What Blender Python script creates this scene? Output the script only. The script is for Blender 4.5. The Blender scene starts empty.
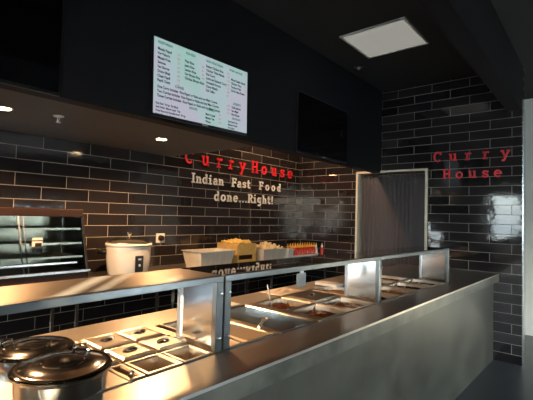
import bpy, bmesh, math, random
from mathutils import Vector, Matrix
random.seed(7)
S = bpy.context.scene
COL = S.collection
PI = math.pi

# ------------------------------------------------------------------ materials
def lin(h):
    h = h.lstrip('#'); c = [int(h[i:i+2], 16)/255 for i in (0, 2, 4)]
    return tuple((x/12.92 if x <= .04045 else ((x+.055)/1.055)**2.4) for x in c) + (1,)

def new_mat(name):
    m = bpy.data.materials.new(name); m.use_nodes = True
    nt = m.node_tree; b = nt.nodes['Principled BSDF']
    return m, nt, b

def noise_tex(nt, scale=(1, 1, 1), s=5, detail=3, rough=.5):
    tc = nt.nodes.new('ShaderNodeTexCoord'); mp = nt.nodes.new('ShaderNodeMapping')
    mp.inputs['Scale'].default_value = scale
    n = nt.nodes.new('ShaderNodeTexNoise'); n.inputs['Scale'].default_value = s
    n.inputs['Detail'].default_value = detail; n.inputs['Roughness'].default_value = rough
    nt.links.new(tc.outputs['Object'], mp.inputs['Vector']); nt.links.new(mp.outputs[0], n.inputs['Vector'])
    return n

def mat(name, col, rough=.5, metal=0, var=.12, nscale=6, stretch=(1, 1, 1), bump=0, emit=None, estr=1, spec=.5, coat=0, rvar=0, aniso=0, contrast=0):
    m, nt, b = new_mat(name)
    c = lin(col) if isinstance(col, str) else col
    b.inputs['Roughness'].default_value = rough; b.inputs['Metallic'].default_value = metal
    b.inputs['Specular IOR Level'].default_value = spec
    b.inputs['Coat Weight'].default_value = coat
    b.inputs['Anisotropic'].default_value = aniso
    n = noise_tex(nt, stretch, nscale)
    mx = nt.nodes.new('ShaderNodeMix'); mx.data_type = 'RGBA'
    mx.inputs['A'].default_value = tuple(max(0, x*(1-var)) for x in c[:3]) + (1,)
    mx.inputs['B'].default_value = tuple(min(1, x*(1+var)) for x in c[:3]) + (1,)
    fac = n.outputs['Fac']
    if contrast:
        cm = nt.nodes.new('ShaderNodeMapRange'); cm.inputs['From Min'].default_value = .5-contrast; cm.inputs['From Max'].default_value = .5+contrast
        nt.links.new(fac, cm.inputs['Value']); fac = cm.outputs[0]
    nt.links.new(fac, mx.inputs['Factor']); nt.links.new(mx.outputs['Result'], b.inputs['Base Color'])
    if rvar:
        mr = nt.nodes.new('ShaderNodeMapRange'); mr.inputs['To Min'].default_value = max(.02, rough-rvar)
        mr.inputs['To Max'].default_value = rough+rvar
        nt.links.new(n.outputs['Fac'], mr.inputs['Value']); nt.links.new(mr.outputs[0], b.inputs['Roughness'])
    if bump:
        bp = nt.nodes.new('ShaderNodeBump'); bp.inputs['Strength'].default_value = bump
        bp.inputs['Distance'].default_value = .002
        nt.links.new(n.outputs['Fac'], bp.inputs['Height']); nt.links.new(bp.outputs[0], b.inputs['Normal'])
    if emit:
        b.inputs['Emission Color'].default_value = lin(emit) if isinstance(emit, str) else emit
        b.inputs['Emission Strength'].default_value = estr
    return m

def tile_mat(name, axis, phase, width):
    m, nt, b = new_mat(name); L = nt.links.new
    tc = nt.nodes.new('ShaderNodeTexCoord'); sp = nt.nodes.new('ShaderNodeSeparateXYZ')
    L(tc.outputs['Object'], sp.inputs[0])
    a1 = nt.nodes.new('ShaderNodeMath'); a1.inputs[1].default_value = -phase
    a2 = nt.nodes.new('ShaderNodeMath'); a2.inputs[1].default_value = .0096
    L(sp.outputs[axis], a1.inputs[0]); L(sp.outputs['Z'], a2.inputs[0])
    cb = nt.nodes.new('ShaderNodeCombineXYZ'); L(a1.outputs[0], cb.inputs['X']); L(a2.outputs[0], cb.inputs['Y'])
    def brick(c1, c2, mo, ms):
        br = nt.nodes.new('ShaderNodeTexBrick'); L(cb.outputs[0], br.inputs['Vector'])
        br.offset = .5; br.offset_frequency = 2; br.squash = 1
        br.inputs['Scale'].default_value = 1
        br.inputs['Brick Width'].default_value = width; br.inputs['Row Height'].default_value = .1062
        br.inputs['Mortar Size'].default_value = ms; br.inputs['Mortar Smooth'].default_value = .1
        br.inputs['Color1'].default_value = c1; br.inputs['Color2'].default_value = c2; br.inputs['Mortar'].default_value = mo
        return br
    br = brick((.014, .0125, .0145, 1), (.027, .023, .025, 1), (.34, .32, .29, 1), .0024)
    rnd = brick((0, 0, 0, 1), (1, 1, 1, 1), (.5, .5, .5, 1), .0024)
    L(br.outputs['Color'], b.inputs['Base Color'])
    mr = nt.nodes.new('ShaderNodeMapRange'); mr.inputs['To Min'].default_value = .07; mr.inputs['To Max'].default_value = .6
    L(br.outputs['Fac'], mr.inputs['Value']); L(mr.outputs[0], b.inputs['Roughness'])
    b.inputs['Specular IOR Level'].default_value = .6
    # grout recess plus gentle waviness of the glaze and a slight tilt of every tile
    n = noise_tex(nt, (1, 1, 1), 9, 2)
    h = nt.nodes.new('ShaderNodeMath'); h.operation = 'MULTIPLY_ADD'; h.inputs[1].default_value = -1.0
    L(br.outputs['Fac'], h.inputs[0])
    h2 = nt.nodes.new('ShaderNodeMath'); h2.operation = 'MULTIPLY'; h2.inputs[1].default_value = .9
    L(n.outputs['Fac'], h2.inputs[0]); L(h2.outputs[0], h.inputs[2])
    bp = nt.nodes.new('ShaderNodeBump'); bp.inputs['Strength'].default_value = .5; bp.inputs['Distance'].default_value = .002
    L(h.outputs[0], bp.inputs['Height'])
    t = nt.nodes.new('ShaderNodeVectorMath'); t.operation = 'MULTIPLY_ADD'
    t.inputs[1].default_value = (.016, .016, .02); t.inputs[2].default_value = (-.008, -.008, -.01)
    L(rnd.outputs['Color'], t.inputs[0])
    ad = nt.nodes.new('ShaderNodeVectorMath'); ad.operation = 'ADD'
    L(bp.outputs[0], ad.inputs[0]); L(t.outputs[0], ad.inputs[1])
    nm = nt.nodes.new('ShaderNodeVectorMath'); nm.operation = 'NORMALIZE'
    L(ad.outputs[0], nm.inputs[0]); L(nm.outputs[0], b.inputs['Normal'])
    return m

def glass_mat(name, tint=(.93, .95, .94, 1), boost=1.6, rough=.01):
    m, nt, b = new_mat(name); L = nt.links.new
    nt.nodes.remove(b)
    out = nt.nodes['Material Output']
    tr = nt.nodes.new('ShaderNodeBsdfTransparent'); tr.inputs['Color'].default_value = tint
    gl = nt.nodes.new('ShaderNodeBsdfGlossy'); gl.inputs['Roughness'].default_value = rough
    fr = nt.nodes.new('ShaderNodeFresnel'); fr.inputs['IOR'].default_value = 1.5
    ml = nt.nodes.new('ShaderNodeMath'); ml.operation = 'MULTIPLY'; ml.inputs[1].default_value = boost; ml.use_clamp = True
    L(fr.outputs[0], ml.inputs[0])
    mx = nt.nodes.new('ShaderNodeMixShader'); L(ml.outputs[0], mx.inputs[0]); L(tr.outputs[0], mx.inputs[1]); L(gl.outputs[0], mx.inputs[2])
    L(mx.outputs[0], out.inputs['Surface'])
    return m

M = {}
M['tile_left'] = tile_mat('black_glazed_brick_tile', 'Y', 1.344, .3985)
M['tile_end'] = tile_mat('black_glazed_brick_tile_end', 'X', -1.582, .425)
M['black_paint'] = mat('black_satin_paint', (.0035, .004, .007, 1), .6, nscale=3, spec=.25)
M['soffit'] = mat('dark_soffit_paint', (.085, .075, .07, 1), .5, nscale=3)
M['ceiling'] = mat('dark_ceiling_paint', (.015, .017, .019, 1), .8, nscale=2)
M['floor'] = mat('charcoal_floor_vinyl', (.055, .063, .072, 1), .32, var=.25, nscale=4, rvar=.08, bump=.2)
M['white_wall'] = mat('white_painted_wall', (.80, .82, .80, 1), .7, var=.04)
M['grey_wall'] = mat('grey_painted_wall', (.10, .10, .10, 1), .7, var=.08)
M['dark_wall'] = mat('dark_painted_wall', (.02, .02, .022, 1), .7, var=.08)
M['concrete'] = mat('trowelled_cement_render', (.066, .068, .057, 1), .36, var=.42, contrast=.17, nscale=2.6, rvar=.12, bump=.35, stretch=(1, 1, 1.3))
M['cement_band'] = mat('smoothed_cement_edge', (.105, .11, .095, 1), .35, contrast=.15, var=.35, nscale=6, rvar=.1, bump=.2)
M['shelf_steel'] = mat('brushed_shelf_steel', (.42, .36, .30, 1), .34, .72, var=.07, nscale=3, stretch=(6, .6, 6), rvar=.05)
M['steel'] = mat('brushed_stainless_steel', (.62, .57, .51, 1), .33, 1, var=.06, nscale=3, stretch=(6, .6, 6))
M['steel_dark'] = mat('satin_steel', (.42, .44, .46, 1), .35, 1, var=.1, nscale=12)
M['steel_pan'] = mat('polished_pan_steel', (.72, .65, .56, 1), .3, 1, var=.08, nscale=8, rvar=.06)
M['panel_steel'] = mat('mirror_finish_panel_steel', (.90, .94, .98, 1), .15, 1, var=.06, nscale=4, stretch=(.5, 1, 5), rvar=.05)
M['tray_steel'] = mat('bright_tray_steel', (.86, .82, .74, 1), .4, .55, var=.2, nscale=12, stretch=(1, 4, .5))
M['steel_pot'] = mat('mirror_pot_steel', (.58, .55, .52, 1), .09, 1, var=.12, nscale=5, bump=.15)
M['lid_pot'] = mat('darkened_pot_lid_steel', (.22, .215, .22, 1), .13, 1, var=.25, nscale=7, bump=.25)  # base darkened to stand for the dark ceiling the lids reflect
M['steel_rail'] = mat('rail_steel', (.25, .27, .28, 1), .3, 1, var=.08, nscale=12)
M['alu'] = mat('aluminium_trim', (.75, .77, .80, 1), .25, 1, var=.05)
M['cream_frame'] = mat('cream_door_frame', (.78, .72, .60, 1), .45, var=.08)
M['curtain'] = mat('charcoal_curtain_cloth', (.085, .080, .090, 1), .85, var=.2, nscale=14, stretch=(6, 6, .6))
M['glass'] = glass_mat('clear_tempered_glass')
M['shelf_glass'] = glass_mat('smoked_shelf_glass', (.35, .33, .32, 1), 1.7, .02)
M['case_glass'] = glass_mat('display_case_glass', (.85, .88, .86, 1), 1.8)
M['window_glass'] = glass_mat('window_glass', (.95, .97, .97, 1), .6)
M['black_plastic'] = mat('black_plastic', (.012, .012, .013, 1), .3)
M['screen_off'] = mat('switched_off_screen', (.004, .004, .005, 1), .09, var=.02)
M['white_plastic'] = mat('white_enamel', (.78, .76, .70, 1), .28, var=.04)
M['red_letter'] = mat('red_acrylic_letter', (.85, .02, .035, 1), .4, var=.05)
M['white_letter'] = mat('white_acrylic_letter', (.85, .83, .76, 1), .4, var=.03)
M['brown_trim'] = mat('brown_enamel_steel', (.022, .010, .007, 1), .45, spec=.25, var=.2)
M['gold'] = mat('golden_card', (.72, .46, .15, 1), .4, metal=.3, var=.25, nscale=18, bump=.3)
M['curry'] = mat('brown_curry', (.10, .038, .018, 1), .22, var=.75, nscale=38, bump=1)
M['dahl'] = mat('yellow_dahl', (.36, .17, .04, 1), .25, var=.5, nscale=38, bump=1)
M['rice'] = mat('pale_fried_snacks', (.75, .58, .33, 1), .6, var=.3, nscale=30)
M['chips'] = mat('golden_fried_snacks', (.80, .50, .12, 1), .5, var=.35, nscale=30)
M['sauce_red'] = mat('red_sauce_bottle', (.45, .03, .012, 1), .25, var=.15)
M['sauce_cap'] = mat('yellow_cap', (.85, .45, .06, 1), .35, var=.1)
M['card_grey'] = mat('grey_plastic_card', (.30, .33, .34, 1), .3, var=.2, nscale=30)
M['paper'] = mat('white_paper', (.75, .73, .68, 1), .7, var=.05)
M['cloth'] = mat('crumpled_film', (.60, .52, .40, 1), .3, var=.25, nscale=20, bump=1)
M['downlight_glow'] = mat('downlight_glow', '#ffd9a0', .5, emit=(1, .70, .36, 1), estr=60)
M['panel_glow'] = mat('opal_ceiling_panel', (.3, .3, .28, 1), .5, var=.03, emit=(.93, .90, .80, 1), estr=.30)
M['pavement'] = mat('pale_pavement', (.42, .42, .40, 1), .8, var=.15, nscale=2)

# the lit menu screen
m, nt, b = new_mat('lit_menu_screen')
n = noise_tex(nt, (1, 1, 1), 2.2, 2)
cr = nt.nodes.new('ShaderNodeValToRGB')
cr.color_ramp.elements[0].position = .38; cr.color_ramp.elements[0].color = lin('#b4dcd4')
cr.color_ramp.elements[1].position = .60; cr.color_ramp.elements[1].color = lin('#cfcfe0')
e = cr.color_ramp.elements.new(.5); e.color = lin('#c4d8de')
nt.links.new(n.outputs['Fac'], cr.inputs['Fac']); nt.links.new(cr.outputs['Color'], b.inputs['Emission Color'])
b.inputs['Emission Strength'].default_value = .72; b.inputs['Base Color'].default_value = (.01, .01, .01, 1); b.inputs['Roughness'].default_value = .15
M['screen_on'] = m
M['menu_dark'] = mat('menu_dark_text', (.01, .015, .03, 1), .6, var=0)
M['menu_green'] = mat('menu_green_text', (.005, .05, .03, 1), .6, var=0, emit=(.01, .20, .13, 1), estr=.7)
M['menu_red'] = mat('menu_red_text', (.1, .01, .01, 1), .6, var=0, emit=(.5, .22, .22, 1), estr=.8)
M['logo_grey'] = mat('logo_grey', (.4, .4, .42, 1), .4, emit=(.3, .3, .32, 1), estr=.5)

# ------------------------------------------------------------------ mesh helpers
def box(bm, x0, x1, y0, y1, z0, z1):
    vs = [bm.verts.new(p) for p in ((x0, y0, z0), (x1, y0, z0), (x1, y1, z0), (x0, y1, z0), (x0, y0, z1), (x1, y0, z1), (x1, y1, z1), (x0, y1, z1))]
    for f in ((0, 3, 2, 1), (4, 5, 6, 7), (0, 1, 5, 4), (1, 2, 6, 5), (2, 3, 7, 6), (3, 0, 4, 7)):
        bm.faces.new([vs[i] for i in f])
    return vs

def tube(bm, pts, r, seg=10, cap=True):
    pts = [Vector(p) for p in pts]; rings = []
    for i, p in enumerate(pts):
        d = (pts[min(i+1, len(pts)-1)] - pts[max(i-1, 0)]).normalized()
        up = Vector((0, 0, 1)) if abs(d.z) < .9 else Vector((1, 0, 0))
        a = d.cross(up).normalized(); c = a.cross(d).normalized()
        rr = r[i] if isinstance(r, (list, tuple)) else r
        rings.append([bm.verts.new(p + a*rr*math.cos(2*PI*k/seg) + c*rr*math.sin(2*PI*k/seg)) for k in range(seg)])
    for A, B in zip(rings, rings[1:]):
        for k in range(seg):
            bm.faces.new((A[k], A[(k+1) % seg], B[(k+1) % seg], B[k]))
    if cap:
        bm.faces.new(rings[0][::-1]); bm.faces.new(rings[-1])

def lathe(bm, prof, c=(0, 0, 0), seg=40, sx=1, sy=1):
    rings = []
    for r, z in prof:
        if r < 1e-6: rings.append([bm.verts.new((c[0], c[1], c[2]+z))])
        else: rings.append([bm.verts.new((c[0]+r*sx*math.cos(2*PI*k/seg), c[1]+r*sy*math.sin(2*PI*k/seg), c[2]+z)) for k in range(seg)])
    for A, B in zip(rings, rings[1:]):
        if len(A) == 1 and len(B) == 1: continue
        for k in range(seg):
            k2 = (k+1) % seg
            if len(A) == 1: bm.faces.new((A[0], B[k2], B[k]))
            elif len(B) == 1: bm.faces.new((A[k], A[k2], B[0]))
            else: bm.faces.new((A[k], A[k2], B[k2], B[k]))

def prism(bm, poly, axis, a, b):
    """extrude a 2-D polygon; axis 'z': (x,y) pts, 'y': (x,z) pts, 'x': (y,z) pts"""
    def P(p, t): return {'z': (p[0], p[1], t), 'y': (p[0], t, p[1]), 'x': (t, p[0], p[1])}[axis]
    A = [bm.verts.new(P(p, a)) for p in poly]; B = [bm.verts.new(P(p, b)) for p in poly]
    bm.faces.new(A[::-1]); bm.faces.new(B)
    n = len(poly)
    for i in range(n): bm.faces.new((A[i], A[(i+1) % n], B[(i+1) % n], B[i]))

def obj(name, fill, material, parent=None, bevel=0, smooth=False, loc=None, warp=None, mats=None):
    """fill(bm) adds shapes in world coordinates (or local to loc / the parent)"""
    bm = bmesh.new(); fill(bm)
    if warp:
        for v in bm.verts: v.co = warp(v.co)
    bmesh.ops.recalc_face_normals(bm, faces=bm.faces)
    me = bpy.data.meshes.new(name); bm.to_mesh(me); bm.free()
    o = bpy.data.objects.new(name, me); COL.objects.link(o)
    me.materials.append(M[material] if isinstance(material, str) else material)
    for x in (mats or []): me.materials.append(M[x])
    if smooth:
        for p in me.polygons: p.use_smooth = True
        try: me.set_sharp_from_angle(angle=math.radians(40))
        except Exception: pass
    if loc is not None: o.location = loc
    if parent is not None:
        o.parent = parent
        o.matrix_parent_inverse = Matrix.Identity(4)
    if bevel:
        b = o.modifiers.new('bevel', 'BEVEL'); b.width = bevel; b.segments = 2; b.limit_method = 'ANGLE'
    return o

def wobj(name, fill, material, parent, **k):
    """a part modelled in world coordinates under a thing that stands at parent.location"""
    off = Vector(parent.location)
    w = k.pop('warp', None)
    return obj(name, fill, material, parent, warp=(lambda c: (w(c) if w else c) - off), **k)

def thing(name, label, cat, loc=(0, 0, 0), group=None, rz=0):
    o = bpy.data.objects.new(name, None); COL.objects.link(o); o.empty_display_size = .05
    o.location = loc; o.rotation_euler = (0, 0, rz)
    o['label'] = label; o['category'] = cat
    if group: o['group'] = group
    return o

def tag(o, label, cat, group=None, kind=None):
    o['label'] = label; o['category'] = cat
    if group: o['group'] = group
    if kind: o['kind'] = kind
    return o

def struct(name, fill, material, parent=None, **k):
    o = obj(name, fill, material, parent, **k)
    if parent is None: o['kind'] = 'structure'
    return o

def dup(root, loc=None, label=None, rz=None, delta=None):
    r = root.copy(); COL.objects.link(r)
    if loc is not None: r.location = loc
    if delta is not None: r.location = Vector(root.location) + Vector(delta)
    if rz is not None: r.rotation_euler = (0, 0, rz)
    if label: r['label'] = label
    for ch in list(root.children):
        c = ch.copy(); COL.objects.link(c); c.parent = r
        for g in list(ch.children):
            d = g.copy(); COL.objects.link(d); d.parent = c
    return r

# ------------------------------------------------------------------ camera
f = 400.0; CX, CY = 266.5, 200.0
def camaxes(vy, vx):
    y = Vector((vy[0]-CX, -(vy[1]-CY), -f)).normalized()
    x = -Vector((vx[0]-CX, -(vx[1]-CY), -f)).normalized()
    x = (x - y*x.dot(y)).normalized(); z = x.cross(y)
    return x, y, z
ax, ay, az = camaxes((600, 225), (-215, 203))
cam = bpy.data.objects.new('camera', bpy.data.cameras.new('camera')); COL.objects.link(cam)
R = Matrix((ax, ay, az))
cam.matrix_world = Matrix.Translation((0, 0, 1.5)) @ R.to_4x4()
cam.data.sensor_width = 36; cam.data.lens = f/533*36; cam.data.clip_start = .02
S.camera = cam

# ------------------------------------------------------------------ room shell
XL, YE, XR, YB, YF, ZC = -3.55, 5.022, 3.6, 6.44, -3.5, 3.2
struct('floor', lambda b: box(b, -7.6, XR+.2, YF-.2, 8.4, -.1, 0), 'floor')
struct('ceiling', lambda b: box(b, -7.6, XR+.2, YF-.2, 8.4, ZC, ZC+.1), 'ceiling')
struct('wall_left', lambda b: box(b, XL-.12, XL, -.75, YE+.12, 0, ZC), 'tile_left')
DX0, DX1, DZ = -2.56, -1.635, 2.12
def end_wall(b):
    box(b, XL, DX0, YE, YE+.12, 0, ZC); box(b, DX1, -.635, YE, YE+.12, 0, ZC); box(b, DX0, DX1, YE, YE+.12, DZ, ZC)
struct('wall_end', end_wall, 'tile_end')
struct('trim_1', lambda b: (box(b, -.637, -.622, YE-.006, YE+.126, 0, 2.72)), 'alu', bevel=.001)
# back of house behind the curtain, and the dining side beyond the tiled wall
struct('wall_passage', lambda b: (box(b, -3.67, -1.0, 8.2, 8.3, 0, ZC), box(b, -3.67, -3.55, YE+.12, 8.3, 0, ZC), box(b, -1.12, -1.0, YE+.12, 8.3, 0, ZC)), 'grey_wall')
struct('wall_back', lambda b: box(b, -1.0, XR+.1, YB, YB+.1, 0, ZC), 'white_wall')
# street front behind the viewer and right hand wall, with unseen glazed openings, some added for light
def wall_with_openings(b, x0, x1, y0, y1, axis, openings):
    """openings: (a0,a1,z0,z1) along the axis"""
    lo, hi = (x0, x1) if axis == 'x' else (y0, y1)
    cur = lo
    for a0, a1, z0, z1 in sorted(openings):
        def seg(a, c, zz0, zz1):
            if c-a < 1e-4 or zz1-zz0 < 1e-4: return
            if axis == 'x': box(b, a, c, y0, y1, zz0, zz1)
            else: box(b, x0, x1, a, c, zz0, zz1)
        seg(cur, a0, 0, ZC); seg(a0, a1, 0, z0); seg(a0, a1, z1, ZC); cur = a1
    seg(cur, hi, 0, ZC)
FW = [(-7.3, -4.05, .3, 1.35), (-3.6, -2.55, .04, .45), (-2.5, -1.72, .04, 2.4), (.4, 1.4, .0, 2.3), (1.6, 3.4, .3, 2.5)]  # low second opening added for end panel reflection, last two to light counter
RW = [(3.1, 4.9, .3, 1.5)]  # unseen window added to light the counter front, white wall and floor
SLITS = [(2.79, 2.90), (2.915, 2.995), (3.18, 3.285)]
def front_wall(b):
    global ZC
    zc = ZC; ZC = 2.62
    wall_with_openings(b, -7.6, XR+.1, YF-.05, YF, 'x', FW)
    ZC = zc
    cur = -7.6      # added clerestory band, three upright slots cut to throw sun streaks on the shelf
    for a, c in SLITS:
        box(b, cur, a, YF-.05, YF, 2.62, 2.98); cur = c
    box(b, cur, XR+.1, YF-.05, YF, 2.62, 2.98); box(b, -7.6, XR+.1, YF-.05, YF, 2.98, ZC)
struct('wall_front', front_wall, 'dark_wall')
struct('wall_right', lambda b: wall_with_openings(b, XR, XR+.12, YF, YB, 'y', RW), 'grey_wall')
struct('wall_far_left', lambda b: box(b, -7.6, -7.5, YF, 1.5, 0, ZC), 'dark_wall')
struct('wall_side', lambda b: box(b, -7.6, XL-.12, 1.4, 1.5, 0, ZC), 'dark_wall')
k = 1
for a0, a1, z0, z1 in FW:
    nm = 'door_2' if z0 == 0 else 'window_%d' % k
    def fr(b):
        w = .05
        box(b, a0, a0+w, YF-.045, YF-.005, z0, z1); box(b, a1-w, a1, YF-.045, YF-.005, z0, z1)
        box(b, a0+w, a1-w, YF-.045, YF-.005, z1-w, z1); box(b, a0+w, a1-w, YF-.045, YF-.005, z0, z0+w)
        n = max(1, round((a1-a0)/1.1))
        for i in range(1, n):
            xm = a0+(a1-a0)*i/n; box(b, xm-.025, xm+.025, YF-.045, YF-.005, z0+w, z1-w)
    wn = struct(nm, fr, 'steel_dark'); k += z0 != 0
    obj('pane', lambda b: box(b, a0+.05, a1-.05, YF-.028, YF-.022, z0+.05, z1-.05), 'window_glass', wn)
for a0, a1, z0, z1 in RW:
    def fr(b):
        w = .05
        box(b, XR+.03, XR+.09, a0, a0+w, z0, z1); box(b, XR+.03, XR+.09, a1-w, a1, z0, z1)
        box(b, XR+.03, XR+.09, a0+w, a1-w, z1-w, z1); box(b, XR+.03, XR+.09, a0+w, a1-w, z0, z0+w)
    wn = struct('window_%d' % k, fr, 'steel_dark'); k += 1
    obj('pane', lambda b: box(b, XR+.06, XR+.066, a0+.05, a1-.05, z0+.05, z1-.05), 'window_glass', wn)
struct('pavement', lambda b: (box(b, -30, 30, -32, YF-.2, -.15, -.02), box(b, XR+.2, 30, YF-.2, 30, -.15, -.02)), 'pavement')

# ceiling beam running over the right edge of the tiled wall
struct('ceiling_beam', lambda b: box(b, -.775, -.637, YF, YE, 2.72, ZC), 'black_paint')
# bulkhead and its lowered soffit
XB, ZB, YS = -2.227, 2.11, 2.61
struct('bulkhead', lambda b: box(b, XB-.10, XB, -.75, YE, ZB, ZC), 'black_paint')
struct('soffit', lambda b: box(b, XL, XB-.10, -.75, YS, ZB, ZB+.12), 'soffit')

# door frame
def frame(b):
    y0 = YE-.03
    box(b, DX0-.015, DX0+.012, y0, YE+.13, 0, DZ+.018); box(b, DX1-.012, DX1+.015, y0, YE+.13, 0, DZ+.018)
    box(b, DX0+.012, DX1-.012, y0, YE+.13, DZ-.010, DZ+.018)
struct('door_1', frame, 'cream_frame', bevel=.004)
# curtain
t = thing('curtain_rod', 'thin pale rod across the top of the doorway', 'curtain rod', (-2.1, YE+.04, 2.075))
wobj('rod', lambda b: tube(b, [(DX0+.013, YE+.04, 2.085), (DX1-.013, YE+.04, 2.085)], .008), 'steel_dark', t)
def curtain(b):
    n = 150; x0, x1 = DX0+.05, DX1-.03; rows = 16; g = []
    for j in range(rows+1):
        z = 2.065 - (2.065-.12)*j/rows; row = []
        for i in range(n+1):
            u = i/n; amp = .012*(.55+.45*math.sin(u*11+1))*(1-.45*j/rows)
            y = YE+.045 + amp*math.sin(u*2*PI*15 + .5*math.sin(u*9)) + .004*math.sin(7*j/rows+u*23)
            zz = z + (.012*abs(math.sin(u*PI*15)) if j == 0 else 0)
            row.append(b.verts.new((x0+(x1-x0)*u, y, zz)))
        g.append(row)
    for j in range(rows):
        for i in range(n): b.faces.new((g[j][i], g[j][i+1], g[j+1][i+1], g[j+1][i]))
cu = obj('curtain', curtain, 'curtain', smooth=True)
cu.modifiers.new('solid', 'SOLIDIFY').thickness = .0025
tag(cu, 'charcoal gathered curtain hanging in the doorway of the tiled wall', 'curtain')
for i in range(15):
    x = DX0+.07 + i*(DX1-DX0-.12)/14
    def ring(b, x=x):
        tube(b, [(x, YE+.04+.0165*math.cos(a), 2.082+.0165*math.sin(a)) for a in [2*PI*q/12 for q in range(13)]], .0032, 6, False)
    obj('curtain_ring', ring, 'steel_dark', cu)

# ------------------------------------------------------------------ ceiling things
def downlight(y, label, x=-2.78):
    t = thing('downlight', label, 'ceiling light', (x, y, ZB), 'warm downlights in the soffit')
    obj('trim_ring', lambda b: lathe(b, [(.041, -.001), (.052, -.004), (.055, -.001), (.055, .0)], seg=28), 'steel_dark', t, smooth=True)
    obj('bulb', lambda b: lathe(b, [(0, -.006), (.036, -.004), (.040, -.0005)], seg=24), 'downlight_glow', t, smooth=True)
    l = bpy.data.objects.new('downlight_lamp', bpy.data.lights.new('downlight_lamp', 'SPOT')); COL.objects.link(l)
    l.data.energy = 140; l.data.color = (1, .54, .24); l.data.spot_size = math.radians(150); l.data.spot_blend = .6
    l.data.shadow_soft_size = .035; l.location = (x, y, ZB-.02)
    return t
downlight(1.957, 'lit warm downlight in the soffit below the lit menu screen')
downlight(.815, 'lit warm downlight at the left edge of the photo, above the display case')
downlight(-.33, 'lit warm downlight nearest the street end of the soffit')

t = thing('ceiling_lamp', 'round lamp on the high ceiling behind the bulkhead, over the lettering', 'ceiling light', (-2.85, 3.9, ZC))
obj('lamp_housing', lambda b: lathe(b, [(0, -.05), (.07, -.05), (.08, -.04), (.08, 0)], seg=28), 'black_plastic', t, smooth=True)
obj('bulb', lambda b: lathe(b, [(0, -.056), (.06, -.055), (.062, -.0505)], seg=24), 'downlight_glow', t, smooth=True)
l = bpy.data.objects.new('ceiling_lamp_light', bpy.data.lights.new('ceiling_lamp_light', 'SPOT')); COL.objects.link(l)
l.data.energy = 120; l.data.color = (1, .58, .30); l.data.spot_size = math.radians(150); l.data.spot_blend = .5
l.data.shadow_soft_size = .06; l.location = (-2.85, 3.9, ZC-.08)
t = thing('sprinkler_head', 'small white sprinkler head under the soffit', 'sprinkler', (-2.69, 1.10, ZB))
obj('escutcheon', lambda b: lathe(b, [(0, -.006), (.03, -.005), (.034, 0)], seg=20), 'white_plastic', t, smooth=True)
obj('frame_arms', lambda b: (tube(b, [(-.012, 0, -.006), (-.014, 0, -.028), (0, 0, -.04)], .0025, 6), tube(b, [(.012, 0, -.006), (.014, 0, -.028), (0, 0, -.04)], .0025, 6)), 'steel_dark', t)
obj('deflector', lambda b: lathe(b, [(0, -.044), (.016, -.043), (.016, -.040), (0, -.040)], seg=16), 'steel_dark', t)

t = thing('ceiling_panel_light', 'square opal panel light in the dark ceiling', 'ceiling light', (-1.555, 3.545, ZC))
def pf(b):
    for s in ((-.31, .31, -.31, -.292), (-.31, .31, .292, .31), (-.31, -.292, -.292, .292), (.292, .31, -.292, .292)):
        box(b, s[0], s[1], s[2], s[3], -.014, 0)
obj('frame', pf, 'white_plastic', t)
obj('diffuser', lambda b: box(b, -.292, .292, -.292, .292, -.010, -.001), 'panel_glow', t)
t = thing('smoke_detector', 'small round detector on the black ceiling beside the panel light', 'detector', (-2.058, 4.014, ZC))
obj('base', lambda b: lathe(b, [(0, -.02), (.045, -.02), (.05, -.012), (.05, 0)], seg=24), 'black_plastic', t, smooth=True)
obj('sensor_cap', lambda b: lathe(b, [(0, -.042), (.014, -.038), (.02, -.02), (0, -.02)], seg=16), 'steel_dark', t, smooth=True)

# ------------------------------------------------------------------ screens on the bulkhead
def tv(y0, y1, z0, z1, label, on=False):
    t = thing('menu_screen' if on else 'wall_screen', label, 'screen', (XB, (y0+y1)/2, z0-.01))
    wobj('housing', lambda b: box(b, XB, XB+.018, y0-.010, y1+.010, z0-.018, z1+.010), 'black_plastic', t, bevel=.003)
    wobj('screen', lambda b: box(b, XB+.018, XB+.020, y0, y1, z0, z1), 'screen_on' if on else 'screen_off', t)
    ym = (y0+y1)/2
    wobj('logo', lambda b: box(b, XB+.0182, XB+.0195, ym-.028, ym+.028, z0-.0125, z0-.0065), 'logo_grey', t)
    return t
tv(3.085, 4.05, 2.135, 2.70, 'switched-off black screen on the bulkhead, right of the lit menu')
tv(-.05, .895, 2.125, 2.665, 'switched-off black screen at the top left corner of the photo')
T = tv(1.482, 2.37, 2.157, 2.655, 'lit menu screen with dark and green writing', on=True)

def text_obj(name, body, size, y, z, material, parent, sx=1, xx=XB+.0203, line=1.0):
    cu = bpy.data.curves.new('t', 'FONT'); cu.body = body; cu.size = size; cu.space_line = line
    cu.resolution_u = 2; cu.offset = size*.034
    o = bpy.data.objects.new('t', cu)
    COL.objects.link(o); bpy.context.view_layer.update()
    me = bpy.data.meshes.new_from_object(o.evaluated_get(bpy.context.evaluated_depsgraph_get()))
    bpy.data.objects.remove(o)
    off = Vector(parent.location)
    for v in me.vertices:   # text runs along +Y on a surface facing +X
        v.co = Vector((xx + v.co.z*.0, y + v.co.x*sx, z + v.co.y)) - off
    me.materials.clear(); me.materials.append(M[material])
    q = bpy.data.objects.new(name, me); COL.objects.link(q); q.parent = parent
    return q
SY, SZ, TW, TH = 1.482, 2.655, .888, .498
def menu(body, fy, fz, size=.025, material='menu_dark', name='menu_lines', sx=.82, line=1.16):
    text_obj(name, body, size, SY+fy*TW, SZ-fz*TH-size*.7, material, T, sx, line=line)
menu('VEGETARIAN', .03, .035, .024, 'menu_green', 'heading')
menu('FOR KIDS', .29, .045, .024, 'menu_green', 'heading')
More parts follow.
